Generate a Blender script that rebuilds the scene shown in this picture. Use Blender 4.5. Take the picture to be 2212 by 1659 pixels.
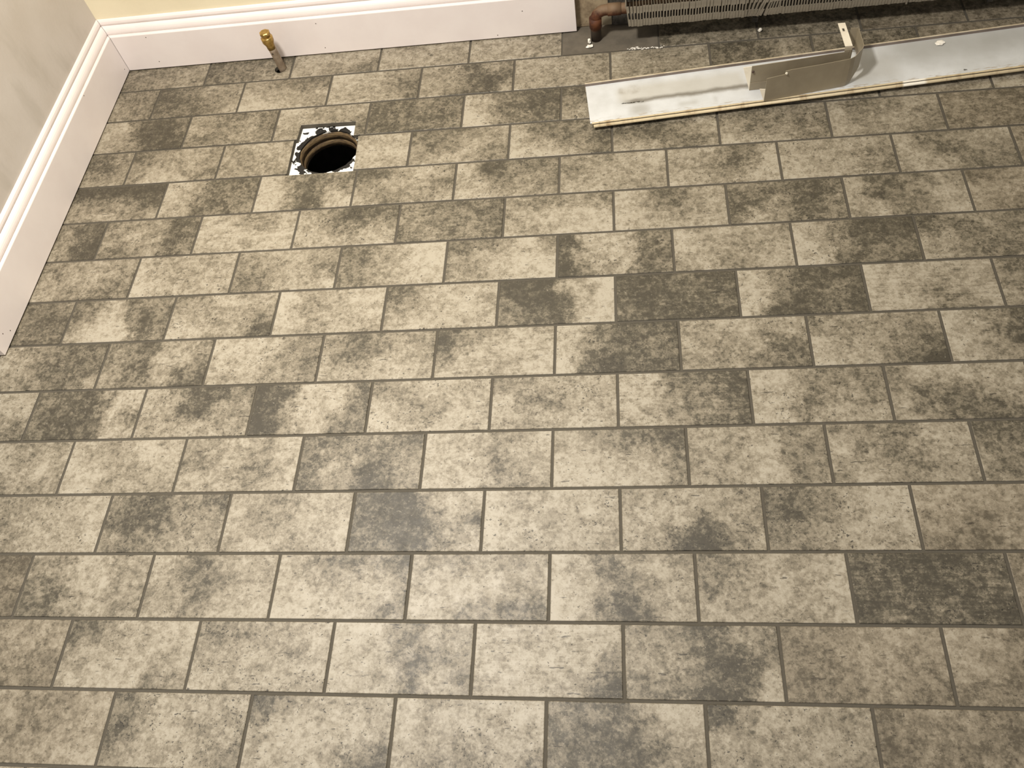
import bpy, bmesh, math, random
from mathutils import Vector, Matrix
random.seed(7)
for o in list(bpy.data.objects): bpy.data.objects.remove(o)
S = bpy.context.scene
COL = S.collection

# ------------------------------------------------------------------ camera, world, light, exposure
cam_d = bpy.data.cameras.new('camera'); cam = bpy.data.objects.new('camera', cam_d); COL.objects.link(cam)
cam_d.sensor_fit = 'HORIZONTAL'; cam_d.sensor_width = 36.0; cam_d.lens = 1816.38/2212*36
cam_d.clip_start = 0.02
r_ = Vector((0.9900, 0.0469, -0.1329)); d_ = Vector((-0.0304, -0.8497, -0.5263)); f_ = Vector((-0.1376, 0.5251, -0.8398))
M = Matrix((r_, -d_, -f_)).transposed().to_4x4(); M.translation = Vector((0.1204, -0.2320, 1.1593))
cam.matrix_world = M
S.camera = cam

w = bpy.data.worlds.new('room_fill'); S.world = w; w.use_nodes = True
bg = w.node_tree.nodes['Background']; bg.inputs[0].default_value = (1.0, 0.945, 0.88, 1); bg.inputs[1].default_value = 0.45

ld = bpy.data.lights.new('overhead_lamp', 'AREA'); ld.shape = 'DISK'; ld.size = 0.22; ld.energy = 36.5; ld.color = (1.0, 0.95, 0.885)  # unseen overhead lamp, lowered so the light falls off towards the edges
lamp = bpy.data.objects.new('overhead_lamp', ld); COL.objects.link(lamp); lamp.location = (-0.46, 0.52, 1.62)
lamp.rotation_euler = (0, 0, 0)

S.view_settings.view_transform = 'Standard'; S.view_settings.look = 'None'
S.view_settings.exposure = 0.0; S.view_settings.gamma = 1.0; S.view_settings.use_curve_mapping = False

# ------------------------------------------------------------------ helpers
def lin(c):
    f = lambda v: v/12.92 if v <= 0.04045 else ((v+0.055)/1.055)**2.4
    return tuple(f(v/255) for v in c) + (1.0,)

class NT:
    def __init__(s, name):
        s.m = bpy.data.materials.new(name); s.m.use_nodes = True; s.t = s.m.node_tree
        s.b = s.t.nodes['Principled BSDF']
    def n(s, typ, **kw):
        x = s.t.nodes.new(typ)
        for k, v in kw.items(): setattr(x, k, v)
        return x
    def put(s, sock, v):
        if isinstance(v, bpy.types.NodeSocket): s.t.links.new(v, sock)
        elif v is not None: sock.default_value = v
    def math(s, op, a, b=None, c=None, clamp=False):
        x = s.n('ShaderNodeMath', operation=op, use_clamp=clamp)
        for i, v in enumerate((a, b, c)):
            if v is not None: s.put(x.inputs[i], v)
        return x.outputs[0]
    def vec(s, op, a, b=None, c=None, out=0):
        x = s.n('ShaderNodeVectorMath', operation=op)
        for i, v in enumerate((a, b, c)):
            if v is not None: s.put(x.inputs[i], v)
        return x.outputs[out]
    def scale(s, a, f):
        x = s.n('ShaderNodeVectorMath', operation='SCALE'); s.put(x.inputs[0], a); s.put(x.inputs['Scale'], f); return x.outputs[0]
    def noise(s, v, sc, det=4, rough=0.55, dist=0.0, color=False):
        x = s.n('ShaderNodeTexNoise'); s.put(x.inputs['Vector'], v)
        x.inputs['Scale'].default_value = sc; x.inputs['Detail'].default_value = det
        x.inputs['Roughness'].default_value = rough; x.inputs['Distortion'].default_value = dist
        return x.outputs['Color' if color else 'Fac']
    def smooth(s, v, a, b, lo=0.0, hi=1.0):
        x = s.n('ShaderNodeMapRange', interpolation_type='SMOOTHSTEP')
        s.put(x.inputs[0], v); s.put(x.inputs[1], a); s.put(x.inputs[2], b); s.put(x.inputs[3], lo); s.put(x.inputs[4], hi)
        return x.outputs[0]
    def mix(s, f, a, b, typ='MIX'):
        x = s.n('ShaderNodeMix', data_type='RGBA', blend_type=typ)
        s.put(x.inputs[0], f); s.put(x.inputs[6], a); s.put(x.inputs[7], b); return x.outputs[2]
    def coord(s, k='Object'): return s.n('ShaderNodeTexCoord').outputs[k]
    def sep(s, v):
        x = s.n('ShaderNodeSeparateXYZ'); s.put(x.inputs[0], v); return x.outputs
    def comb(s, a, b, c):
        x = s.n('ShaderNodeCombineXYZ'); s.put(x.inputs[0], a); s.put(x.inputs[1], b); s.put(x.inputs[2], c); return x.outputs[0]
    def bump(s, h, strength=0.3, dist=0.002):
        x = s.n('ShaderNodeBump'); x.inputs['Strength'].default_value = strength; x.inputs['Distance'].default_value = dist
        s.put(x.inputs['Height'], h); s.t.links.new(x.outputs[0], s.b.inputs['Normal'])
    def fin(s, col=None, rough=None, metal=None):
        if col is not None: s.put(s.b.inputs['Base Color'], col)
        if rough is not None: s.put(s.b.inputs['Roughness'], rough)
        if metal is not None: s.put(s.b.inputs['Metallic'], metal)
        return s.m

def link_mesh(name, bm, mat, parent=None, smooth=False):
    me = bpy.data.meshes.new(name); bmesh.ops.recalc_face_normals(bm, faces=bm.faces[:])
    if smooth:
        for f in bm.faces: f.smooth = True
    bm.to_mesh(me); bm.free()
    if mat: me.materials.append(mat)
    o = bpy.data.objects.new(name, me); COL.objects.link(o)
    if parent: o.parent = parent
    return o
def tag(o, label=None, cat=None, group=None, kind=None):
    if label: o['label'] = label
    if cat: o['category'] = cat
    if group: o['group'] = group
    if kind: o['kind'] = kind
    return o
def empty(name, loc, rz=0.0):
    o = bpy.data.objects.new(name, None); COL.objects.link(o); o.location = loc; o.rotation_euler = (0, 0, rz)
    o.empty_display_size = 0.02; return o
def box(bm, x0, x1, y0, y1, z0, z1):
    v = [bm.verts.new(p) for p in ((x0,y0,z0),(x1,y0,z0),(x1,y1,z0),(x0,y1,z0),(x0,y0,z1),(x1,y0,z1),(x1,y1,z1),(x0,y1,z1))]
    for f in ((0,3,2,1),(4,5,6,7),(0,1,5,4),(1,2,6,5),(2,3,7,6),(3,0,4,7)): bm.faces.new([v[i] for i in f])
    return v
def tube(bm, pts, rad, seg=16, cap=True):
    """round tube along points; rad is a number or one radius per point"""
    pts = [Vector(p) for p in pts]; n = len(pts)
    if not hasattr(rad, '__len__'): rad = [rad]*n
    rings = []; up = None
    for i, p in enumerate(pts):
        t = (pts[min(i+1,n-1)]-pts[max(i-1,0)]).normalized()
        if up is None: up = Vector((1,0,0)) if abs(t.x) < 0.9 else Vector((0,1,0))
        a = (up - t*up.dot(t)).normalized(); b = t.cross(a); up = a
        rings.append([bm.verts.new(p + (a*math.cos(2*math.pi*k/seg)+b*math.sin(2*math.pi*k/seg))*rad[i]) for k in range(seg)])
    for i in range(n-1):
        for k in range(seg):
            bm.faces.new((rings[i][k], rings[i][(k+1)%seg], rings[i+1][(k+1)%seg], rings[i+1][k]))
    if cap:
        bm.faces.new(rings[0][::-1]); bm.faces.new(rings[-1])
    return rings
def sheet(bm, quads_path, t):
    """bent sheet: list of (bottom point, top point) along the sheet, thickness t to the left of travel"""
    L = [(Vector(a), Vector(b)) for a, b in quads_path]; n = len(L); A = []; B = []
    for i in range(n):
        d = (L[min(i+1,n-1)][0]-L[max(i-1,0)][0]); d.z = 0; d.normalize(); nn = Vector((-d.y, d.x, 0))*t
        A.append((bm.verts.new(L[i][0]), bm.verts.new(L[i][1]))); B.append((bm.verts.new(L[i][0]+nn), bm.verts.new(L[i][1]+nn)))
    for i in range(n-1):
        bm.faces.new((A[i][0],A[i+1][0],A[i+1][1],A[i][1])); bm.faces.new((B[i][0],B[i][1],B[i+1][1],B[i+1][0]))
        bm.faces.new((A[i][1],A[i+1][1],B[i+1][1],B[i][1])); bm.faces.new((A[i][0],B[i][0],B[i+1][0],A[i+1][0]))
    for i in (0, n-1):
        bm.faces.new((A[i][0],A[i][1],B[i][1],B[i][0]))
def sweep(bm, prof, path, close=False):
    """profile points swept: path gives for every station a function prof point -> world"""
    rings = [[bm.verts.new(fn(p)) for p in prof] for fn in path]; m = len(prof)
    for i in range(len(rings)-1):
        for k in range(m if close else m-1):
            bm.faces.new((rings[i][k], rings[i][(k+1)%m], rings[i+1][(k+1)%m], rings[i+1][k]))
    if close:
        bm.faces.new(rings[0][::-1]); bm.faces.new(rings[-1])

# ------------------------------------------------------------------ materials
def tile_material():
    N = NT('tile_glaze')
    P = N.coord('Object')
    seed = N.n('ShaderNodeAttribute', attribute_type='OBJECT', attribute_name='seed').outputs['Vector']
    style = N.sep(N.n('ShaderNodeAttribute', attribute_type='OBJECT', attribute_name='style').outputs['Vector'])  # streak, speckle, warmth
    Q = N.vec('ADD', P, seed)
    xyz = N.sep(P)
    big = N.vec('SUBTRACT', N.noise(Q, 38, 6, 0.62, color=True), (0.5, 0.5, 0.5))
    fine = N.vec('SUBTRACT', N.noise(Q, 210, 3, 0.6, color=True), (0.5, 0.5, 0.5))
    wob = N.sep(N.vec('ADD', N.scale(big, 2.6), N.scale(fine, 1.0)))
    u = N.math('ADD', N.math('MULTIPLY_ADD', xyz[0], 6/0.2, 2.5), wob[0])
    v = N.math('ADD', N.math('MULTIPLY_ADD', xyz[1], -3/0.0965, 1.0), N.math('MULTIPLY', wob[1], 0.85))
    u = N.math('MINIMUM', N.math('MAXIMUM', u, 0.0), 5.0); v = N.math('MINIMUM', N.math('MAXIMUM', v, 0.0), 2.0)
    acc = (0.0, 0.0, 0.0)
    for k in range(6):
        a = N.n('ShaderNodeAttribute', attribute_type='OBJECT', attribute_name='c%d' % k).outputs['Vector']
        wt = N.math('SUBTRACT', 1.0, N.math('ABSOLUTE', N.math('SUBTRACT', u, float(k))), clamp=True)
        acc = N.vec('ADD', acc, N.scale(a, wt))
    rw = N.comb(*[N.math('SUBTRACT', 1.0, N.math('ABSOLUTE', N.math('SUBTRACT', v, float(k))), clamp=True) for k in range(3)])
    d = N.math('MULTIPLY_ADD', N.vec('DOT_PRODUCT', acc, rw, out='Value'), 1.17/9.0, -0.055)
    # plaster-like break-up: medium and fine mottling, streaks where the print has them
    n1 = N.noise(Q, 46, 10, 0.66); n2 = N.noise(Q, 160, 7, 0.74)
    st = N.noise(N.vec('MULTIPLY', Q, (0.16, 1.5, 1.0)), 120, 6, 0.7)
    dd = N.math('ADD', d, N.math('MULTIPLY', N.math('SUBTRACT', n1, 0.5), 0.95))
    dd = N.math('ADD', dd, N.math('MULTIPLY', N.math('SUBTRACT', n2, 0.5), 1.25))
    dd = N.math('ADD', dd, N.math('MULTIPLY', N.math('MULTIPLY', N.math('SUBTRACT', st, 0.5), 0.75), style[0]))
    n3 = N.noise(N.vec('ADD', Q, (6.3, 3.9, 0.0)), 62, 9, 0.66)                     # crisp flaked patches
    dd = N.math('ADD', dd, N.smooth(n3, 0.50, 0.525, -0.075, 0.085))
    n4 = N.noise(N.vec('ADD', Q, (2.3, 8.9, 0.0)), 150, 7, 0.7)
    dd = N.math('ADD', dd, N.smooth(n4, 0.535, 0.575, -0.03, 0.11))
    cr = N.n('ShaderNodeValToRGB'); e = cr.color_ramp
    cols = [(0.0, TL[0]), (0.20, TL[1]), (0.38, TL[2]), (0.50, TL[7]), (0.62, TL[3]), (0.78, TL[4]), (1.0, TL[5])]
    e.elements[0].position, e.elements[0].color = cols[0]; e.elements[1].position, e.elements[1].color = cols[-1]
    for p, c in cols[1:-1]:
        q = e.elements.new(p); q.color = c
    N.put(cr.inputs[0], dd)
    col = cr.outputs[0]
    # dark pits and pale flecks
    sp = N.noise(N.vec('ADD', Q, (3.1, 1.7, 0.0)), 250, 3, 0.6)
    cl = N.noise(N.vec('ADD', Q, (9.1, 4.7, 0.0)), 45, 3, 0.6)
    thr = N.math('SUBTRACT', 0.675, N.math('MULTIPLY', N.math('SUBTRACT', cl, 0.42), N.math('MULTIPLY', style[1], 0.42)))
    pit = N.smooth(sp, thr, N.math('ADD', thr, 0.05))
    col = N.mix(N.math('MULTIPLY', pit, 0.80), col, TL[6])
    crack = N.noise(N.vec('MULTIPLY', N.vec('ADD', Q, (5.3, 2.2, 0.0)), (0.30, 1.5, 1.0)), 140, 3, 0.6)
    col = N.mix(N.math('MULTIPLY', N.smooth(crack, 0.67, 0.71), 0.7), col, TL[6])
    fl = N.noise(N.vec('ADD', Q, (1.1, 7.7, 0.0)), 230, 5, 0.7)
    col = N.mix(N.math('MULTIPLY', N.smooth(fl, 0.60, 0.70), 0.5), col, TL[0])
    # warmer tone of the w tiles
    col = N.mix(N.math('MULTIPLY', style[2], 0.30), col, (0.25, 0.185, 0.115, 1))
    N.bump(N.math('ADD', N.math('MULTIPLY', n2, 0.6), N.math('MULTIPLY', pit, -0.6)), 0.25, 0.0006)
    return N.fin(col, N.math('MULTIPLY_ADD', n1, 0.25, 0.40))
A_ = 0.52
def al(c, k=A_):
    q = lin(c); return (q[0]*k, q[1]*k, q[2]*k, 1)
TL = [al((228,217,194)), al((211,199,175)), al((186,174,150)), al((148,138,117)), al((114,106,88)), al((90,83,68)), al((46,41,33)), al((169,157,134))]
M_TILE = tile_material()

def grout_material():
    N = NT('grout'); Q = N.coord('Object')
    n = N.noise(Q, 300, 4, 0.6); m = N.noise(Q, 9, 3)
    c = N.mix(n, al((108,101,87)), al((126,118,103))); c = N.mix(N.math('MULTIPLY', m, 0.3), c, al((104,97,84)))
    N.bump(n, 0.4, 0.001); return N.fin(c, 0.9)
M_GROUT = grout_material()
M_BODY = M_GROUT

def simple(name, c0, c1, sc, rough, metal=0.0, bump=0.0, det=4):
    N = NT(name); n = N.noise(N.coord('Object'), sc, det, 0.6)
    if bump: N.bump(n, bump, 0.001)
    return N.fin(N.mix(N.smooth(n, 0.3, 0.7), c0, c1), rough, metal)
M_SKIRT = simple('white_gloss_paint', lin((236,226,221)), lin((240,231,226)), 14, 0.38)
M_DARK = simple('dark_gap', lin((30,26,22)), lin((48,42,36)), 60, 0.9)
M_NAIL = simple('nail_dark', lin((60,45,38)), lin((90,70,60)), 200, 0.6)
M_SHEETGREY = simple('beige_sheet_metal', lin((142,131,110)), lin((152,141,119)), 25, 0.42)
M_SHEETPALE = simple('lit_sheet_metal', lin((226,216,196)), lin((236,228,208)), 60, 0.5)  # lighter copy of the sheet metal: light on flanges and tab painted in
M_FIN = simple('dusty_aluminium', lin((120,112,98)), lin((144,135,118)), 70, 0.6, 0.0)
M_PATCH = simple('smooth_mortar', al((112,104,90),0.62), al((132,122,106),0.62), 30, 0.8, 0, 0.2)
M_CHIP = simple('white_plaster', lin((232,226,212)), lin((246,242,232)), 220, 0.9, 0, 0.4)
M_BRASS = simple('brass', lin((150,120,66)), lin((196,164,98)), 120, 0.30, 0.8)
M_STUB = simple('dull_copper', lin((126,110,92)), lin((156,140,120)), 90, 0.5, 0.25)
M_IRON = simple('dark_bracket_metal', lin((60,58,54)), lin((96,92,86)), 120, 0.5, 0.3)
M_BLACK = simple('black_depth', lin((5,5,4)), lin((9,8,7)), 80, 0.95)  # matt near-black: darkness of the deep holes put into the colour

M_BLACK.node_tree.nodes['Principled BSDF'].inputs['Specular IOR Level'].default_value = 0.0
def rust_material():
    N = NT('rusty_copper'); Q = N.coord('Object')
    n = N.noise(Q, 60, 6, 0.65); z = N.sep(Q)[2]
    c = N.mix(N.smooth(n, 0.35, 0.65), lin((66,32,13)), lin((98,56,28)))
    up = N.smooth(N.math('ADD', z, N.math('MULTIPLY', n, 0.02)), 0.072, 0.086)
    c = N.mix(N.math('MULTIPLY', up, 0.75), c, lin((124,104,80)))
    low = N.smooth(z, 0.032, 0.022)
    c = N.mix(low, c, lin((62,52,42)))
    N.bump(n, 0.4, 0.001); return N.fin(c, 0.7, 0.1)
M_RUST = rust_material()

def wall_material(name, base, dark, raw=False, smudge=False):
    N = NT(name); Q = N.coord('Object'); x = N.sep(Q)
    n = N.noise(Q, 5, 5, 0.55); f = N.noise(Q, 160, 3, 0.5)
    c = N.mix(N.smooth(n, 0.35, 0.7), base, dark)
    if smudge:
        s = N.noise(N.vec('MULTIPLY', Q, (1.0, 2.6, 0.9)), 7, 3, 0.5)
        c = N.mix(N.math('MULTIPLY', N.smooth(s, 0.52, 0.78), 0.28), c, lin((150,142,124)))
    if raw:   # bare plaster where the old skirting came off, right of the new one
        k = N.math('MULTIPLY', N.smooth(x[0], 0.010, 0.016), N.smooth(x[2], 0.20, 0.18))
        g = N.noise(Q, 38, 6, 0.65)
        rc = N.mix(N.smooth(g, 0.35, 0.7), lin((176,158,128)), lin((132,114,90)))
        rc = N.mix(N.math('MULTIPLY', N.smooth(N.noise(Q, 130, 3), 0.66, 0.72), 0.8), rc, lin((70,62,52)))
        c = N.mix(k, c, rc)
    N.bump(N.math('ADD', f, N.math('MULTIPLY', n, 0.5)), 0.12, 0.002)
    return N.fin(c, 0.75)
M_WALLB = wall_material('cream_wall_paint', lin((238,227,196)), lin((230,218,186)), raw=True)
M_WALLL = wall_material('grey_cream_wall_paint', lin((204,196,187)), lin((195,186,175)), smudge=True)

def plate_material():
    N = NT('flaked_white_rim'); Q = N.coord('Object'); x = N.sep(Q)
    r = N.math('SQRT', N.math('ADD', N.math('POWER', x[0], 2.0), N.math('POWER', x[1], 2.0)))
    n = N.noise(Q, 52, 3, 0.5); n2 = N.noise(N.vec('ADD', Q, (2, 5, 0)), 75, 2, 0.5)
    k = N.math('SUBTRACT', N.math('SUBTRACT', r, 0.064), N.math('MULTIPLY', N.math('SUBTRACT', n, 0.43), 0.075))
    white = N.smooth(k, -0.0006, 0.0010)
    blot = N.smooth(n2, 0.62, 0.635)
    white = N.math('MULTIPLY', white, N.math('SUBTRACT', 1.0, blot))
    c = N.mix(white, lin((22,19,16)), lin((252,250,240)))
    N.bump(white, 0.6, 0.002); return N.fin(c, 0.7)
M_PLATE = plate_material()
def bore_material():
    N = NT('stained_wood_bore'); Q = N.coord('Object'); z = N.sep(Q)[2]
    n = N.noise(N.vec('MULTIPLY', Q, (1, 1, 5)), 55, 5, 0.6)
    c = N.mix(N.smooth(n, 0.35, 0.66), lin((112,92,60)), lin((66,50,32)))
    c = N.mix(N.smooth(n, 0.60, 0.70), c, lin((34,27,19)))
    N.bump(n, 0.6, 0.002); return N.fin(c, 0.8)
M_BORE = bore_material()

def cover_material():
    """white enamel inside of the heater cover, with its smudges, scratches and dimming painted in on the right (local metres along / across)"""
    N = NT('white_enamel'); Q = N.coord('Object')
    nz = N.vec('SUBTRACT', N.noise(Q, 40, 4, 0.6, color=True), (0.5,0.5,0.5))
    P = N.vec('ADD', Q, N.scale(nz, 0.010)); x, y, _ = N.sep(P)
    def soft(a, b, c, d, s, t=None):
        t = t or s
        h = N.math('MULTIPLY', N.smooth(x, a-s, a+s), N.smooth(x, b+s, b-s))
        k = N.math('MULTIPLY', N.smooth(y, c-t, c+t), N.smooth(y, d+t, d-t))
        return N.math('MULTIPLY', h, k)
    n = N.noise(Q, 16, 5, 0.6); f = N.noise(Q, 400, 2, 0.5)
    c = N.mix(N.smooth(n, 0.3, 0.75), lin((214,216,216)), lin((196,197,195)))
    c = N.mix(N.math('MULTIPLY', soft(0.062, 0.31, 0.044, 0.092, 0.012), 0.45), c, lin((176,168,148)))     # dulled rubbed patch
    c = N.mix(N.math('MULTIPLY', soft(0.075, 0.33, 0.041, 0.052, 0.016, 0.006), 0.80), c, lin((104,97,84)))  # long grey smear
    c = N.mix(N.math('MULTIPLY', N.math('MULTIPLY', soft(0.066, 0.105, 0.070, 0.090, 0.006), N.smooth(n, 0.35, 0.6)), 0.55), c, lin((120,106,82)))
    c = N.mix(N.math('MULTIPLY', soft(0.082, 0.118, 0.008, 0.036, 0.012), 0.42), c, lin((140,134,120)))
    c = N.mix(N.math('MULTIPLY', soft(0.175, 0.212, 0.012, 0.024, 0.008), 0.35), c, lin((150,144,128)))
    c = N.mix(N.math('MULTIPLY', soft(0.245, 0.25, 0.012, 0.03, 0.006), 0.3), c, lin((130,124,110)))
    mk = N.math('MULTIPLY', soft(0.066, 0.110, 0.0415, 0.0445, 0.002, 0.0008), N.smooth(N.math('SUBTRACT', N.noise(Q, 500, 2), N.math('MULTIPLY', x, 2.0)), 0.20, 0.30))
    c = N.mix(mk, c, lin((34,30,24)))                                                                        # black scrape
    c = N.mix(N.math('MULTIPLY', soft(0.60, 1.2, 0.045, 0.125, 0.04), 0.55), c, lin((150,148,140)))  # grey painted in for weaker light and dark reflection at the right rear
    c = N.mix(N.math('MULTIPLY', soft(0.5, 0.60, 0.015, 0.08, 0.02), 0.40), c, lin((158,152,138)))  # more of the same dimming painted beside the end cap
    dot = N.math('MULTIPLY', soft(0.713, 0.719, 0.008, 0.011, 0.0012), 0.9); c = N.mix(dot, c, lin((36,30,24)))
    edge = N.math('MULTIPLY', N.smooth(N.noise(N.vec('MULTIPLY', Q, (1,5,1)), 60, 4), 0.52, 0.66), N.smooth(y, 0.014, 0.002))
    c = N.mix(N.math('MULTIPLY', edge, 0.6), c, lin((150,126,88)))
    N.bump(n, 0.08, 0.002)
    return N.fin(c, N.math('MULTIPLY_ADD', n, 0.18, 0.22))
M_COVER = cover_material()
def hem_material():
    N = NT('yellowed_enamel_edge'); Q = N.coord('Object')
    n = N.noise(N.vec('MULTIPLY', Q, (1, 0.3, 0.3)), 45, 6, 0.65)
    c = N.mix(N.smooth(n, 0.46, 0.78), lin((206,190,156)), lin((140,112,74)))
    c = N.mix(N.math('MULTIPLY', N.smooth(N.sep(Q)[0], 0.595, 0.60), N.smooth(N.sep(Q)[0], 0.645, 0.635)), c, lin((244,238,222)))
    return N.fin(c, 0.5)
M_HEM = hem_material()
M_LIPEDGE = simple('cream_lip_edge', lin((206,194,170)), lin((182,166,138)), 40, 0.5)
M_LIP = simple('grey_brown_lip', lin((128,116,106)), lin((104,92,84)), 20, 0.5)  # darker grey-brown for the lip's inner face and the ribs

# ------------------------------------------------------------------ floor: grout slab and single tiles
TW, TH, G = 0.205, 0.10154, 0.0045
HX0, HX1, HY0, HY1 = -0.5640, -0.4200, 1.0040, 1.1640        # opening in the slab under the cut tiles
DC = Vector((-0.4880, 1.0890))                               # centre of the drain
SX, SY, SR = -0.6420, 1.3570, 0.0140                         # supply pipe hole
XL, XR, YB, YF = -1.45, 1.75, -0.32, 1.4135
bm = bmesh.new()
def slab(x0, x1, y0, y1): box(bm, x0, x1, y0, y1, -0.030, -0.0016)
XW = -1.14
slab(XL, XR, YB, 0.6092); slab(XW, XR, 0.6092, HY0); slab(XW, HX0, HY0, HY1); slab(HX1, XR, HY0, HY1)
slab(XW, XR, HY1, SY-0.02)
slab(XW, SX-0.02, SY-0.02, YF); slab(SX+0.02, XR, SY-0.02, YF); slab(SX-0.02, SX+0.02, SY+0.02, YF)
floor = link_mesh('floor', bm, M_GROUT); tag(floor, kind='structure')
floor['label'] = 'grey grout bed of the tiled floor'

def inset_poly(poly, d):
    n = len(poly); out = []
    for i in range(n):
        a, b, c = Vector(poly[i-1]), Vector(poly[i]), Vector(poly[(i+1) % n])
        e1 = (b-a).normalized(); e2 = (c-b).normalized(); n1 = Vector((-e1.y, e1.x)); n2 = Vector((-e2.y, e2.x))
        k = (n1+n2); k = k/max(k.dot(n1), 0.2) if k.length > 1e-6 else n1
        out.append(b + k*d)
    return out
def tile_mesh(poly, hole=None):
    """poly CCW around the tile's own centre; rounded arris; optional round hole (x, y, r)"""
    bm = bmesh.new(); n = len(poly); top = inset_poly(poly, 0.0008)
    a = [bm.verts.new((p.x, p.y, 0.0)) for p in top]
    b = [bm.verts.new((p[0], p[1], -0.0007)) for p in poly]; c = [bm.verts.new((p[0], p[1], -0.0085)) for p in poly]
    if hole is None: bm.faces.new(a)
    else:
        hx, hy, hr = hole; K = 20
        h0 = [bm.verts.new((hx+hr*math.cos(2*math.pi*k/K), hy+hr*math.sin(2*math.pi*k/K), 0)) for k in range(K)]
        h1 = [bm.verts.new((v.co.x, v.co.y, -0.0085)) for v in h0]
        ed = [bm.edges.new((a[i], a[(i+1) % n])) for i in range(n)] + [bm.edges.new((h0[i], h0[(i+1) % K])) for i in range(K)]
        bmesh.ops.triangle_fill(bm, edges=ed, use_beauty=True)
        for i in range(K): bm.faces.new((h0[i], h1[i], h1[(i+1) % K], h0[(i+1) % K]))
    for i in range(n):
        j = (i+1) % n
        bm.faces.new((a[i], b[i], b[j], a[j])); bm.faces.new((b[i], c[i], c[j], b[j]))
    bmesh.ops.recalc_face_normals(bm, faces=bm.faces[:])
    for f in bm.faces:
        if abs(f.normal.z) > 0.9 and f.normal.z < 0: f.normal_flip()
        if abs(f.normal.z) < 0.2: f.material_index = 1
    me = bpy.data.meshes.new('tile'); bm.to_mesh(me); bm.free(); me.materials.append(M_TILE); me.materials.append(M_BODY); return me
hw, hh = (TW-G)/2, (TH-G)/2
FULL = tile_mesh([(-hw,-hh),(hw,-hh),(hw,hh),(-hw,hh)])

# tone chart of every tile's printed face, with some shade added in the last row: row -> first joint, then far/mid/near strips from left to right (0 pale .. 9 dark)
# letters after ';' : s = wood-like streaks, p = many pits, w = warmer tone
CHART = {
-1: (-8, "345443/445443/344332;w 543333/642443/433335;p 753333/322223/322357;p 233222/233333/345435;p 566422/667743/567745 742344/343334/444455;p 654565/655655/655566;w"),
 0: (-9, "444444/444444/555556;w 753322/433233/322263 544332/433343/233333;p 124533/224654/233625 233222/222225/322357;s 445735/434785/556772 554334/554344/555456;w 335765/345554/555565;w"),
 1: (-10,"666666/555555/666666;w 443243/553244/664344 246433/456533/335322 345556/223324/112235 444344/322233/225465 246434/224643/136843 553342/543242/333442 677776/767766/766677;ps 555566/555566/556666;w"),
 2: (-9, "444332/443332/443332;p 577456/676544/465444;p 344423/255322/423443 678432/678736/667643 243223/133333/133333;p 433344/323644/348864;p 665422/665322/554333;p 333444/445444/556444;w"),
 3: (-10,"233544/333423/665444 344223/234433/224344 443342/543543/333542 665456/634754/645864;p 233442/223543/222543 345667/222335/111225 334355/434255/443254 445523/255443/424544 666666/556666/455655"),
 4: (-11,"444333/443333/444556 667722/677716/677733 346866/347744/443344;p 872226/851226/864265;p 543233/245423/223323;p 543333/246433/343323;p 226667/225547/334557;sp 224655/326445/226243;p 522233/466543/356665"),
 5: (-10,"345666/346666/445664;p 557344/567235/465477 222345/222455/333445;p 466444/466434/333223;p 754323/632222/323432;s 246777/246756/168767;p 433343/354365/444556;p 544444/344456/233568;p 245777/245777/234666"),
 6: (-11,"666665/666576/666666 652655/631476/411175 543333/334455/224347;p 144322/144322/234334 653223/543223/322323;p 888331/688731/566821 787777/777766/677777;s 246777/246756/178767;p 233333/223433/323643;s 566666/555555/455555"),
 7: (-10,"544344/443345/345565;p 244343/234433/133333;p 434344/554245/554242 664311/553311/554322 655325/442212/443221 822265/732267/854375;p 243424/234443/425433 246777/245666/127666;p 754455/446556/345555;p"),
 8: (-11,"555567/555457/553478 544476/433476/565375;p 234543/222332/332322;s 356876/345644/333323;p 556566/555557/645656;ps 455445/432222/343221 236643/235543/233333 556676/764675/624665;p 366544/366533/425532 654444/333455/455555;w"),
 9: (-10,"888888/556567/443454 234676/245756/346665;p 146655/226745/126832 764324/443346/355443;p 267565/346545/224445;p 444332/543344/333444;p 333562/445752/234422;p 334334/333345/233345;p 355433/246545/423555 554455/455555/555555;w"),
10: (-11,"555664/555665/555444 654335/544334/422345 443344/444433/444443 333333/332222/333333 655543/465345/433345;p 366655/245557/122346;p 566543/667543/334564;p 555554/456455/233445;p 365534/354335/344455 555567/555567/555566;sw"),
11: (-10,"327776/337876/344788 345636/355446/555445;p 224433/334455/445556;p 666566/766666/676665;p 245677/146677/125566;p 666666/555555/333334;p 444455/455444/444444 444444/455544/444444 444444/444445/444444"),
12: (-11,"444555/444455/454455;p 765444/776554/656643;p 445566/333344/112334 223344/333366/333446;s 344845/444686/346683;p 333334/434344/334343;p 344444/344444/444444;s 676545/667635/555556 555556/666655/555555 545555/455555/555555;w 555555/555555/555555;w"),
13: (-10,"555444/555444/555444 656677/656655/665544 333333/333333/334456 354333/333333/333344;p 333344/333344/333344;p 888888/888888/888888 655555/655555/655555 665555/655555/655555 655555/666655/655555;w 555555/555555/555555;w"),  # right-hand tiles a step darker: shade by the radiator put into their tones
}
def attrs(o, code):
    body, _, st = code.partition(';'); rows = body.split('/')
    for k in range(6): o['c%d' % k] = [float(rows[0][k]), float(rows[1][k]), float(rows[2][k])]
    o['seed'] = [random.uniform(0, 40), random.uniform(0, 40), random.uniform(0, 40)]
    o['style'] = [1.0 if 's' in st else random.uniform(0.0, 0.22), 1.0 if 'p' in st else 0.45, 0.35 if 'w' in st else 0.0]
def rnd_code():
    b = random.randint(3, 6)
    return '/'.join(''.join(str(min(9, max(1, b+random.randint(-2, 2)))) for _ in range(6)) for _ in range(3)) + random.choice(['', ';p', ';s', ';p'])
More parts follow.
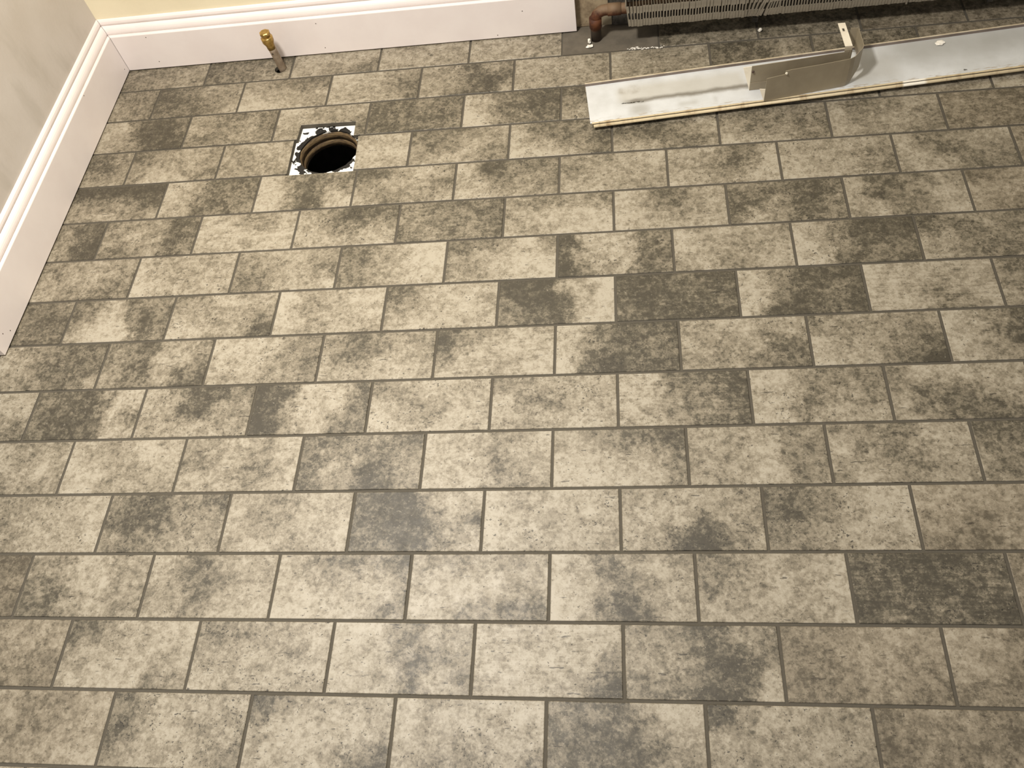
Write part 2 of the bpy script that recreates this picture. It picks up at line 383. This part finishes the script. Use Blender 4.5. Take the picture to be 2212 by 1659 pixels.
def add_tile(i, r, code, me=None):
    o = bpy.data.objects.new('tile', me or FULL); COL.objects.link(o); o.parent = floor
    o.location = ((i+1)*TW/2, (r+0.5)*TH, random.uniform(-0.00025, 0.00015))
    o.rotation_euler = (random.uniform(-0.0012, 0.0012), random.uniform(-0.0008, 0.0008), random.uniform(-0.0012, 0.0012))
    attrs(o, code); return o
def local(poly, i, r): return [(x-(i+1)*TW/2, y-(r+0.5)*TH) for x, y in poly]
WALLX, WALLY = -1.0345, 1.4020
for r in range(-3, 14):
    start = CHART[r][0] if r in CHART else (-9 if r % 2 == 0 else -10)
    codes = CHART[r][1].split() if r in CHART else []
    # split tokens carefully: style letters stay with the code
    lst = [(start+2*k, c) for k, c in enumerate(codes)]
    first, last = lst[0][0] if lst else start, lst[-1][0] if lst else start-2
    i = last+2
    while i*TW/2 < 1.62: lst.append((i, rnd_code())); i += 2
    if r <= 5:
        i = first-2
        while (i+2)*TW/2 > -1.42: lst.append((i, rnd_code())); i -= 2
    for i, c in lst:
        x0, x1 = i*TW/2+G/2, (i+2)*TW/2-G/2; y0, y1 = r*TH+G/2, (r+1)*TH-G/2
        me = None; poly = None; hole = None
        if r == 5 and i < -10: y1 = 0.5810; poly = True
        elif r > 4:
            if i == -10: x0 = WALLX
            elif x0 < WALLX: x0 = WALLX; poly = True
            if i == -10: poly = True
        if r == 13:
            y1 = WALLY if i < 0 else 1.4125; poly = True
        if poly: poly = [(x0,y0),(x1,y0),(x1,y1),(x0,y1)]
        if r == 11 and i == -6: poly = [(x0,y0),(-0.5585,y0),(-0.5570,1.1629),(-0.4356,1.1611),(-0.4342,y0),(x1,y0),(x1,y1),(x0,y1)]
        if r == 10 and i == -7: poly = [(x0,y0),(-0.5612,y0),(-0.5638,y1),(x0,y1)]
        if r == 10 and i == -5: poly = [(-0.4186,y0),(x1,y0),(x1,y1),(-0.4232,y1)]
        if r == 13 and i == -8: hole = (SX-(i+1)*TW/2, SY-(r+0.5)*TH, SR)
        if r == 13 and i == 0:
            # plain filler patch instead of a tile beside the riser pipe
            b2 = bmesh.new(); box(b2, x0-0.001, x1+0.001, y0-0.001, y1, -0.0085, -0.0004)
            o = link_mesh('mortar_patch', b2, M_PATCH, floor); o['label'] = 'plain grey mortar patch around the heating riser'
            continue
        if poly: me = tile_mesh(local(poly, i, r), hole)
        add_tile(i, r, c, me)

# ------------------------------------------------------------------ walls and skirting
BY, BX, BD, BXE, BYE = 1.3950, -1.0225, 0.0190, 0.0310, 0.5880
bm = bmesh.new(); box(bm, BX-BD-0.10, 2.1, BY+BD, BY+BD+0.10, 0.0, 2.5); box(bm, BX-BD-0.10, 2.1, BY+BD+0.001, BY+BD+0.10, -0.03, 0.0)
wb = link_mesh('wall_back', bm, M_WALLB); tag(wb, kind='structure')
bm = bmesh.new(); box(bm, BX-BD-0.10, BX-BD, BYE-0.006, BY+BD, 0.0, 2.5)
wl = link_mesh('wall_left', bm, M_WALLL); tag(wl, kind='structure')

PROF = [(0,0.0034),(0,0.0905),(0.0006,0.0918),(0.0018,0.0925),(0.0036,0.0926),(0.0056,0.0928),(0.0066,0.0934),(0.0062,0.0946),(0.0048,0.0962),(0.0046,0.0990),(0.0052,0.1025),(0.0064,0.1060),
        (0.0082,0.1090),(0.0104,0.1112),(0.0128,0.1122),(0.0146,0.1126),(0.0146,0.1142),(0.0128,0.1150),(0.0124,0.1180),(0.0132,0.1222),(0.0152,0.1252),(0.0180,0.1266),(BD-0.0004,0.1266),(BD-0.0004,0.0034)]
def back_st(x): return lambda p: (x if x > BX+0.3 else BX-p[0]+0.0006, BY+p[0], p[1])
bm = bmesh.new(); sweep(bm, PROF, [back_st(-1.0), back_st(BXE)], close=True)
bb = link_mesh('baseboard_back', bm, M_SKIRT); tag(bb, kind='structure')
def left_st(y): return lambda p: (BX-p[0], y if y < BY-0.1 else BY+p[0]-0.0006, p[1])
bm = bmesh.new(); sweep(bm, PROF, [left_st(BYE), left_st(BY)], close=True)
bl = link_mesh('baseboard_left', bm, M_SKIRT); tag(bl, kind='structure')
# mitre joint opening: a thin dark sliver behind the two boards, and nail heads
def nail(parent, p, n, r=0.0011):
    b = bmesh.new(); p = Vector(p); n = Vector(n); tube(b, [p-n*0.0006, p+n*0.0003], r, 8)
    return link_mesh('nail_head', b, M_NAIL, parent)
for x, z in ((-0.5384,0.0790),(-0.5370,0.0174),(-0.9382,0.0839),(-0.9389,0.0197),(-0.1428,0.0103),(-0.0817,0.0632)): nail(bb, (x, BY, z), (0,-1,0))
for y, z in ((1.2032,0.0880),(1.380,0.0181),(0.6351,0.0155),(0.6190,0.0279)): nail(bl, (BX, y, z), (1,0,0))

# ------------------------------------------------------------------ drain opening in the floor
dr = empty('drain_opening', (DC.x, DC.y, -0.012))
tag(dr, 'open round drain hole in a square tile cut-out, white rim flaked with black', 'drain')
def ring_plate(bm, x0, x1, y0, y1, z, r, K=48, jag=0.0):
    rim = []
    for k in range(K):
        a = 2*math.pi*k/K; rr = r + (random.uniform(-jag, jag) if jag else 0)
        rim.append(bm.verts.new((rr*math.cos(a), rr*math.sin(a), z)))
    out = []
    for k in range(K):
        a = 2*math.pi*k/K; c, s = math.cos(a), math.sin(a)
        t = min((x1 if c > 0 else x0)/c if abs(c) > 1e-6 else 1e9, (y1 if s > 0 else y0)/s if abs(s) > 1e-6 else 1e9)
        out.append(bm.verts.new((t*c, t*s, z)))
    for k in range(K):
        j = (k+1) % K; bm.faces.new((rim[k], out[k], out[j], rim[j]))
    return rim
bm = bmesh.new(); R0 = 0.0625
rim = ring_plate(bm, HX0-DC.x, HX1-DC.x, HY0-DC.y, HY1-DC.y, 0.0, R0, jag=0.0010)
low = [bm.verts.new((v.co.x, v.co.y, -0.004)) for v in rim]
for k in range(len(rim)): j = (k+1) % len(rim); bm.faces.new((rim[k], rim[j], low[j], low[k]))
# corners of the plate that the radial fan leaves open
for cx, cy in ((HX0-DC.x, HY0-DC.y), (HX1-DC.x, HY0-DC.y), (HX1-DC.x, HY1-DC.y), (HX0-DC.x, HY1-DC.y)):
    cs = sorted((v for v in bm.verts if v.co.z == 0 and (abs(v.co.x-cx) < 1e-5 or abs(v.co.y-cy) < 1e-5)), key=lambda v: (v.co.x-cx)**2+(v.co.y-cy)**2)
    a = next((v for v in cs if abs(v.co.x-cx) < 1e-5), None); b = next((v for v in cs if abs(v.co.y-cy) < 1e-5), None)
    if a and b and a is not b: bm.faces.new((a, bm.verts.new((cx, cy, 0)), b))
link_mesh('flaked_rim', bm, M_PLATE, dr)
def bore(bm, z0, z1, r0, r1, K=40, t=0.004):
    c = []
    for z, r in ((z0, r0), (z1, r1), (z1, r1+t), (z0, r0+t)):
        c.append([bm.verts.new((r*math.cos(2*math.pi*k/K), r*math.sin(2*math.pi*k/K), z)) for k in range(K)])
    for q in range(4):
        A, B = c[q], c[(q+1) % 4]
        for k in range(K): j = (k+1) % K; bm.faces.new((A[k], A[j], B[j], B[k]))
bm = bmesh.new(); bore(bm, -0.004, -0.021, R0-0.0012, R0-0.0034); link_mesh('wood_collar', bm, M_BORE, dr, True)
bm = bmesh.new(); bore(bm, -0.021, -0.036, R0-0.0040, R0-0.0054); link_mesh('wood_collar', bm, M_BORE, dr, True)
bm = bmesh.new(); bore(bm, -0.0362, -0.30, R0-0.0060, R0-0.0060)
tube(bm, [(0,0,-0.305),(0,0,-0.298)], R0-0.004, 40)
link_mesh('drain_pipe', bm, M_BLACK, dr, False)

# ------------------------------------------------------------------ supply pipe stub by the skirting
sp = empty('supply_pipe', (SX, SY, 0.0))
tag(sp, 'thin copper supply pipe stub with brass cap rising through the floor by the skirting', 'pipe')
bm = bmesh.new(); tube(bm, [(0.0045,0.002,-0.020),(0.0045,0.001,0.0),(0.0020,-0.001,0.045),(0.0006,-0.002,0.062)], 0.0088, 18)
link_mesh('pipe', bm, M_STUB, sp, True)
bm = bmesh.new(); tube(bm, [(0.0010,-0.0018,0.056),(0.0004,-0.002,0.066),(-0.0002,-0.002,0.074),(-0.0002,-0.002,0.084),(-0.0003,-0.002,0.0855)], [0.0092,0.0096,0.0130,0.0134,0.0124], 20)
link_mesh('brass_coupling', bm, M_BRASS, sp, True)['label'] = 'yellow brass coupling'
bm = bmesh.new()
tube(bm, [(-0.0003,-0.002,0.0850),(-0.0004,-0.002,0.0925)], 0.0088, 18); tube(bm, [(-0.0004,-0.002,0.0922),(-0.0004,-0.002,0.0962),(-0.0004,-0.002,0.0975)], [0.0118,0.0118,0.0100], 8)
link_mesh('brass_cap', bm, M_BRASS, sp)['label'] = 'faceted brass end cap'
bm = bmesh.new(); tube(bm, [(0.0012,-0.0110,0.047),(0.0012,-0.0093,0.047)], 0.0013, 8); link_mesh('scratch_mark', bm, M_DARK, sp)
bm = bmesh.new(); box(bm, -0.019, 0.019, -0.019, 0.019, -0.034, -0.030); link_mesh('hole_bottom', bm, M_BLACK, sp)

# ------------------------------------------------------------------ finned baseboard radiator
RY0, RY1, RZ0, RZ1, PX, PY, PZ = 1.3330, 1.3880, 0.0465, 0.0925, 0.0735, 1.3660, 0.0680
rd = empty('finned_radiator', (0.0, 0.0, 0.0))
tag(rd, 'bare finned baseboard radiator without its cover, with rusty riser pipe, along back wall', 'radiator')
bm = bmesh.new(); pts = [(PX,PY,-0.012),(PX,PY,0.044)]
for k in range(1, 7):
    a = math.pi/2*k/6; pts.append((PX+0.022-0.022*math.cos(a), PY, 0.046+0.022*math.sin(a)))
pts += [(0.12,PY,PZ),(1.6,PY,PZ)]
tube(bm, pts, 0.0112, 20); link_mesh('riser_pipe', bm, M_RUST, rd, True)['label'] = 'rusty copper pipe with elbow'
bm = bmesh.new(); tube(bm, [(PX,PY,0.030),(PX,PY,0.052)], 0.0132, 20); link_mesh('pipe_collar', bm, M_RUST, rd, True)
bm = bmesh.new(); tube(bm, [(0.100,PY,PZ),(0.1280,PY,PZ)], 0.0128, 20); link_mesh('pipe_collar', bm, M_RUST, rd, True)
PITCH = 0.00585
def fin_mesh():
    bm = bmesh.new(); h = RZ1-RZ0; t = PITCH
    box(bm, 0, 0.0006, 0.0, RY1-RY0, 0, h)                              # web
    box(bm, 0.0001, t*0.93, -0.0006, 0.0, 0, h*0.34)                    # lower front flange
    box(bm, 0.0001, t*0.93, -0.0006, 0.0, h*0.66, h)                    # upper front flange
    box(bm, 0.0001, t*0.44, -0.0006, 0.0, h*0.34, h*0.66)               # narrow bar between the slots
    return bm
f0 = link_mesh('fin', fin_mesh(), M_FIN, rd); FM = f0.data
n_f = 0; x = 0.1425
while x < 1.45:
    o = f0 if n_f == 0 else bpy.data.objects.new('fin', FM)
    if n_f: COL.objects.link(o); o.parent = rd
    ry, rz = random.gauss(0, 0.012), random.gauss(0, 0.010)
    if n_f < 3: ry -= 0.10-0.03*n_f
    if 0.375 < x < 0.405: ry += 0.5*(x-0.375)/0.03; rz += 0.2
    if 0.405 <= x < 0.44: ry += 0.34-(x-0.405)*6; 
    o.location = (x, RY0+random.gauss(0, 0.0004), RZ0+random.gauss(0, 0.0004)); o.rotation_euler = (0, ry, rz)
    x += PITCH + (0.004 if 0.402 < x < 0.409 else 0) ; n_f += 1
bm = bmesh.new(); box(bm, 0.1005, 1.6, 1.4050, 1.4065, 0.003, 0.16); link_mesh('back_panel', bm, M_IRON, rd)['label'] = 'dark steel back panel'
bm = bmesh.new(); box(bm, 0.1365, 0.1390, 1.335, 1.4050, 0.088, 0.125); link_mesh('support_bracket', bm, M_FIN, rd)
for bx_ in (0.405, 0.866):
    bm = bmesh.new(); box(bm, bx_-0.008, bx_+0.008, 1.362, 1.4050, 0.022, 0.0240); box(bm, bx_-0.006, bx_+0.006, 1.362, 1.3635, 0.010, 0.0235); box(bm, bx_-0.008, bx_-0.006, 1.362, 1.4050, 0.0240, 0.046)
    link_mesh('support_bracket', bm, M_IRON, rd)['label'] = 'dark bent steel support'
bm = bmesh.new(); box(bm, 0.690, 0.693, 1.3305, 1.3320, 0.044, 0.070); link_mesh('fin_clip', bm, M_FIN, rd)
bm = bmesh.new(); box(bm, 0.087, 0.1075, 1.4010, 1.4035, 0.008, 0.036); link_mesh('wall_plate', bm, M_SHEETGREY, rd)

# ------------------------------------------------------------------ heater cover lying on the floor, inside face up
cv = empty('heater_cover', (0.0606, 1.0856, 0.0040), math.radians(5.017))
tag(cv, 'long white metal heater cover lying face down on the tiles, smudged, with rolled edges', 'cover')
LN = 1.30
def ext(bm, prof, x0, x1): sweep(bm, prof, [lambda p: (x0, p[0], p[1]), lambda p: (x1, p[0], p[1])], close=True)
bm = bmesh.new()
ext(bm, [(-0.001,0.0112),(0.004,0.0115),(0.008,0.0114),(0.1095,0.0112),(0.1095,0.0100),(0.008,0.0102),(-0.001,0.0098)], 0.0, LN)
link_mesh('panel', bm, M_COVER, cv)
bm = bmesh.new()
rr = [(-0.0052+0.0034*math.cos(a), 0.0064+0.0030*math.sin(a)) for a in [math.pi*2*k/12 for k in range(12)]]
ext(bm, rr, 0.006, LN); link_mesh('front_hem', bm, M_HEM, cv, True)['label'] = 'rolled yellowed front edge'
bm = bmesh.new()
ext(bm, [(-0.0030,0.0112),(-0.0012,0.0115),(0.0004,0.0114),(0.0004,0.0100),(-0.0030,0.0100)], 0.003, LN); link_mesh('fold_line', bm, M_HEM, cv)
bm = bmesh.new(); ext(bm, [(-0.0036,0.0096),(-0.0022,0.0100),(-0.0022,0.0060),(-0.0036,0.0060)], 0.006, LN); link_mesh('fold_shade', bm, M_DARK, cv)  # solid dark strip painting the shade of the groove behind the hem
bm = bmesh.new()
ext(bm, [(0.1095,0.0112),(0.1102,0.0164),(0.1114,0.0164),(0.1107,0.0100),(0.1095,0.0100)], -0.001, LN)
link_mesh('back_lip', bm, M_LIP, cv)['label'] = 'upturned dark grey-brown back lip'
bm = bmesh.new(); ext(bm, [(0.1102,0.0164),(0.1108,0.0172),(0.1124,0.0174),(0.1136,0.0168),(0.1136,-0.0040),(0.1126,-0.0040),(0.1126,0.0160),(0.1114,0.0164)], -0.001, LN)
link_mesh('lip_edge', bm, M_LIPEDGE, cv)['label'] = 'pale folded edge of the back lip'
for q in (0.03, 0.60, 1.20):
    bm = bmesh.new(); box(bm, q, q+0.003, -0.001, 0.112, -0.0040, 0.0101); link_mesh('stiffening_rib', bm, M_LIP, cv)

# ------------------------------------------------------------------ end cap resting on the cover
Z0 = 0.0117
ec = empty('heater_end_cap', (0.46, 1.1470, Z0+0.0040))
tag(ec, 'beige sheet metal end cap standing on the white heater cover', 'end cap')
def L(p): return (p[0]-0.46, p[1]-1.15, p[2]-Z0)
def rel(path): return [(L(a), L(b)) for a, b in path]
bm = bmesh.new()
def st(x, y, zt, zb=Z0): return ((x, y, zb), (x, y, zt))
front = [st(0.3954,1.1136,0.0640), st(0.4180,1.1172,0.0655), st(0.4290,1.1190,0.0662), st(0.4291,1.1190,0.0735), st(0.4400,1.1207,0.0745), st(0.4900,1.1290,0.0735), st(0.5400,1.1376,0.0735),
         st(0.5500,1.1400,0.0735,0.0125), st(0.5580,1.1450,0.0735,0.0150), st(0.5760,1.1690,0.0735,0.0300), st(0.5785,1.1760,0.0735,0.0330), st(0.5775,1.2290,0.0735,0.0330)]
sheet(bm, rel(front), 0.0011); link_mesh('outer_shell', bm, M_SHEETGREY, ec)
bm = bmesh.new(); sheet(bm, rel([st(0.5775,1.2275,0.0735,0.033), st(0.5630,1.2300,0.0735,0.033)]), 0.0011); link_mesh('return_flange', bm, M_SHEETGREY, ec)
inner = [st(0.3713,1.1490,0.0665), st(0.4365,1.1520,0.0700), st(0.5200,1.1590,0.0725), st(0.5490,1.1618,0.0725), st(0.5560,1.1650,0.0735,0.04)]
bm = bmesh.new(); sheet(bm, rel(inner), 0.0011); link_mesh('inner_plate', bm, M_SHEETGREY, ec)
bm = bmesh.new(); sheet(bm, rel([st(0.3713,1.1478,0.0285), st(0.4200,1.1502,0.0290)]), 0.0010); link_mesh('bend_seam', bm, M_SHEETGREY, ec)
def gusset(name, a, b, c, n, t=0.001):
    bm = bmesh.new(); n = Vector(n)*t
    p = [Vector(L(q)) for q in (a, b, c)]; A = [bm.verts.new(q) for q in p]; B = [bm.verts.new(q+n) for q in p]
    bm.faces.new(A); bm.faces.new(B[::-1])
    for i in range(3): j = (i+1) % 3; bm.faces.new((A[i], A[j], B[j], B[i]))
    o = link_mesh(name, bm, M_SHEETPALE, ec); o['label'] = 'bent-back side flange, light on it painted pale'; return o
gusset('side_flange', (0.3713,1.1490,0.0660), (0.3560,1.1530,0.0620), (0.3713,1.1490,Z0), (0,1,0))
gusset('side_flange', (0.3954,1.1136,0.0400), (0.3850,1.1165,0.0390), (0.3954,1.1136,Z0), (0,1,0))
# strap curling up and back to a pierced tab
def strip(path, wv):
    """flat strap: path of points, wv = half width vector"""
    bm = bmesh.new(); t = 0.0011; W = Vector(wv); rings = []
    P = [Vector(L(q)) for q in path]
    for i, p in enumerate(P):
        d = (P[min(i+1,len(P)-1)]-P[max(i-1,0)]).normalized(); nn = d.cross(W).normalized()*t
        rings.append([bm.verts.new(p-W), bm.verts.new(p+W), bm.verts.new(p+W+nn), bm.verts.new(p-W+nn)])
    for a, b in zip(rings, rings[1:]):
        for k in range(4): bm.faces.new((a[k], a[(k+1) % 4], b[(k+1) % 4], b[k]))
    bm.faces.new(rings[0][::-1]); bm.faces.new(rings[-1]); return bm
strap = [(0.5475,1.1615,0.055),(0.5475,1.1622,0.0755),(0.5477,1.1640,0.0790),(0.5480,1.1665,0.0803)]
link_mesh('strap', strip(strap, (0.0066, 0.0007, 0)), M_SHEETGREY, ec)
bm = bmesh.new()   # tab with a real slot
xs, ys = [-0.0067, -0.0024, 0.0020, 0.0067], [0.0, 0.044, 0.0535, 0.0695]
def tp(x, y, z): return L((0.5480+x-0.0032*y/0.07*0.9, 1.1665+y, 0.0803+z))
vt = [[[bm.verts.new(tp(x, y, z)) for y in ys] for x in xs] for z in (0.0, 0.0011)]
for a in range(3):
    for b in range(3):
        if a == 1 and b == 1: continue
        bm.faces.new((vt[1][a][b], vt[1][a+1][b], vt[1][a+1][b+1], vt[1][a][b+1])); bm.faces.new((vt[0][a][b], vt[0][a][b+1], vt[0][a+1][b+1], vt[0][a+1][b]))
def wallq(a, b): bm.faces.new((vt[0][a[0]][a[1]], vt[0][b[0]][b[1]], vt[1][b[0]][b[1]], vt[1][a[0]][a[1]]))
loop = [(0,0),(1,0),(2,0),(3,0),(3,1),(3,2),(3,3),(2,3),(1,3),(0,3),(0,2),(0,1)]
for i in range(12): wallq(loop[i], loop[(i+1) % 12])
for a, b in (((1,1),(1,2)),((1,2),(2,2)),((2,2),(2,1)),((2,1),(1,1))): wallq(a, b)
link_mesh('slotted_tab', bm, M_SHEETPALE, ec)['label'] = 'pierced mounting tab, light on it painted pale'
for p in ((0.3745,1.1484,0.0545), (0.4310,1.1186,0.0690)):
    bm = bmesh.new(); q = Vector(L(p)); tube(bm, [q, q+Vector((0,-0.0018,0))], [0.0026, 0.0018], 10); link_mesh('rivet', bm, M_NAIL if p[0] < 0.4 else M_SHEETPALE, ec)

# ------------------------------------------------------------------ loose plaster bits
def chip(name, loc, size, label, cat='debris', mat=M_CHIP, n=1, group=None):
    bm = bmesh.new(); bmesh.ops.create_icosphere(bm, subdivisions=2, radius=1.0)
    sd = random.uniform(0, 50)
    for v in bm.verts:
        from mathutils import noise as mn
        k = 1 + 0.55*mn.noise(v.co*1.7 + Vector((sd, 0, 0)))
        v.co = Vector((v.co.x*size[0]*k, v.co.y*size[1]*k, max(0.0, (v.co.z*0.5+0.5))*size[2]*2*k))
    o = link_mesh(name, bm, mat, None); o.location = loc; o.rotation_euler = (0, 0, random.uniform(-0.4, 0.4)); tag(o, label, cat, group); return o
chip('plaster_chip', (0.0585, 1.3550, 0.0), (0.0040, 0.0060, 0.0040), 'upright white plaster chip against the left side of the riser pipe', group='white plaster chips near the radiator')
chip('plaster_chip', (0.0590, 1.3400, 0.0), (0.0085, 0.0045, 0.0025), 'flat white plaster smear on the mortar in front of the riser pipe', group='white plaster chips near the radiator')
chip('plaster_chip', (0.7430, 1.2385, 0.0152), (0.0085, 0.0065, 0.0022), 'small white plaster crumb on the right part of the heater cover', group='white plaster chips near the radiator')
chip('plaster_chip', (0.4140, 1.3440, 0.0), (0.0040, 0.0040, 0.0040), 'tiny white crumb under the radiator by the dark support', group='white plaster chips near the radiator')
bm = bmesh.new()
for k in range(46):
    t = random.random(); c = Vector((0.140+0.075*t + random.gauss(0, 0.002), 1.3235 + random.gauss(0, 0.0022) - 0.004*t, 0.0)); s = random.uniform(0.0004, 0.0017)
    v = box(bm, c.x-s*1.6, c.x+s*1.6, c.y-s*0.6, c.y+s*0.6, -0.0002, s*0.7)
    bmesh.ops.rotate(bm, verts=v, cent=c, matrix=Matrix.Rotation(random.uniform(-0.6, 0.6), 3, 'Z'))
cr = link_mesh('plaster_crumbs', bm, M_CHIP); tag(cr, 'line of fine white plaster crumbs on the mortar under the radiator end', 'debris', kind='stuff')
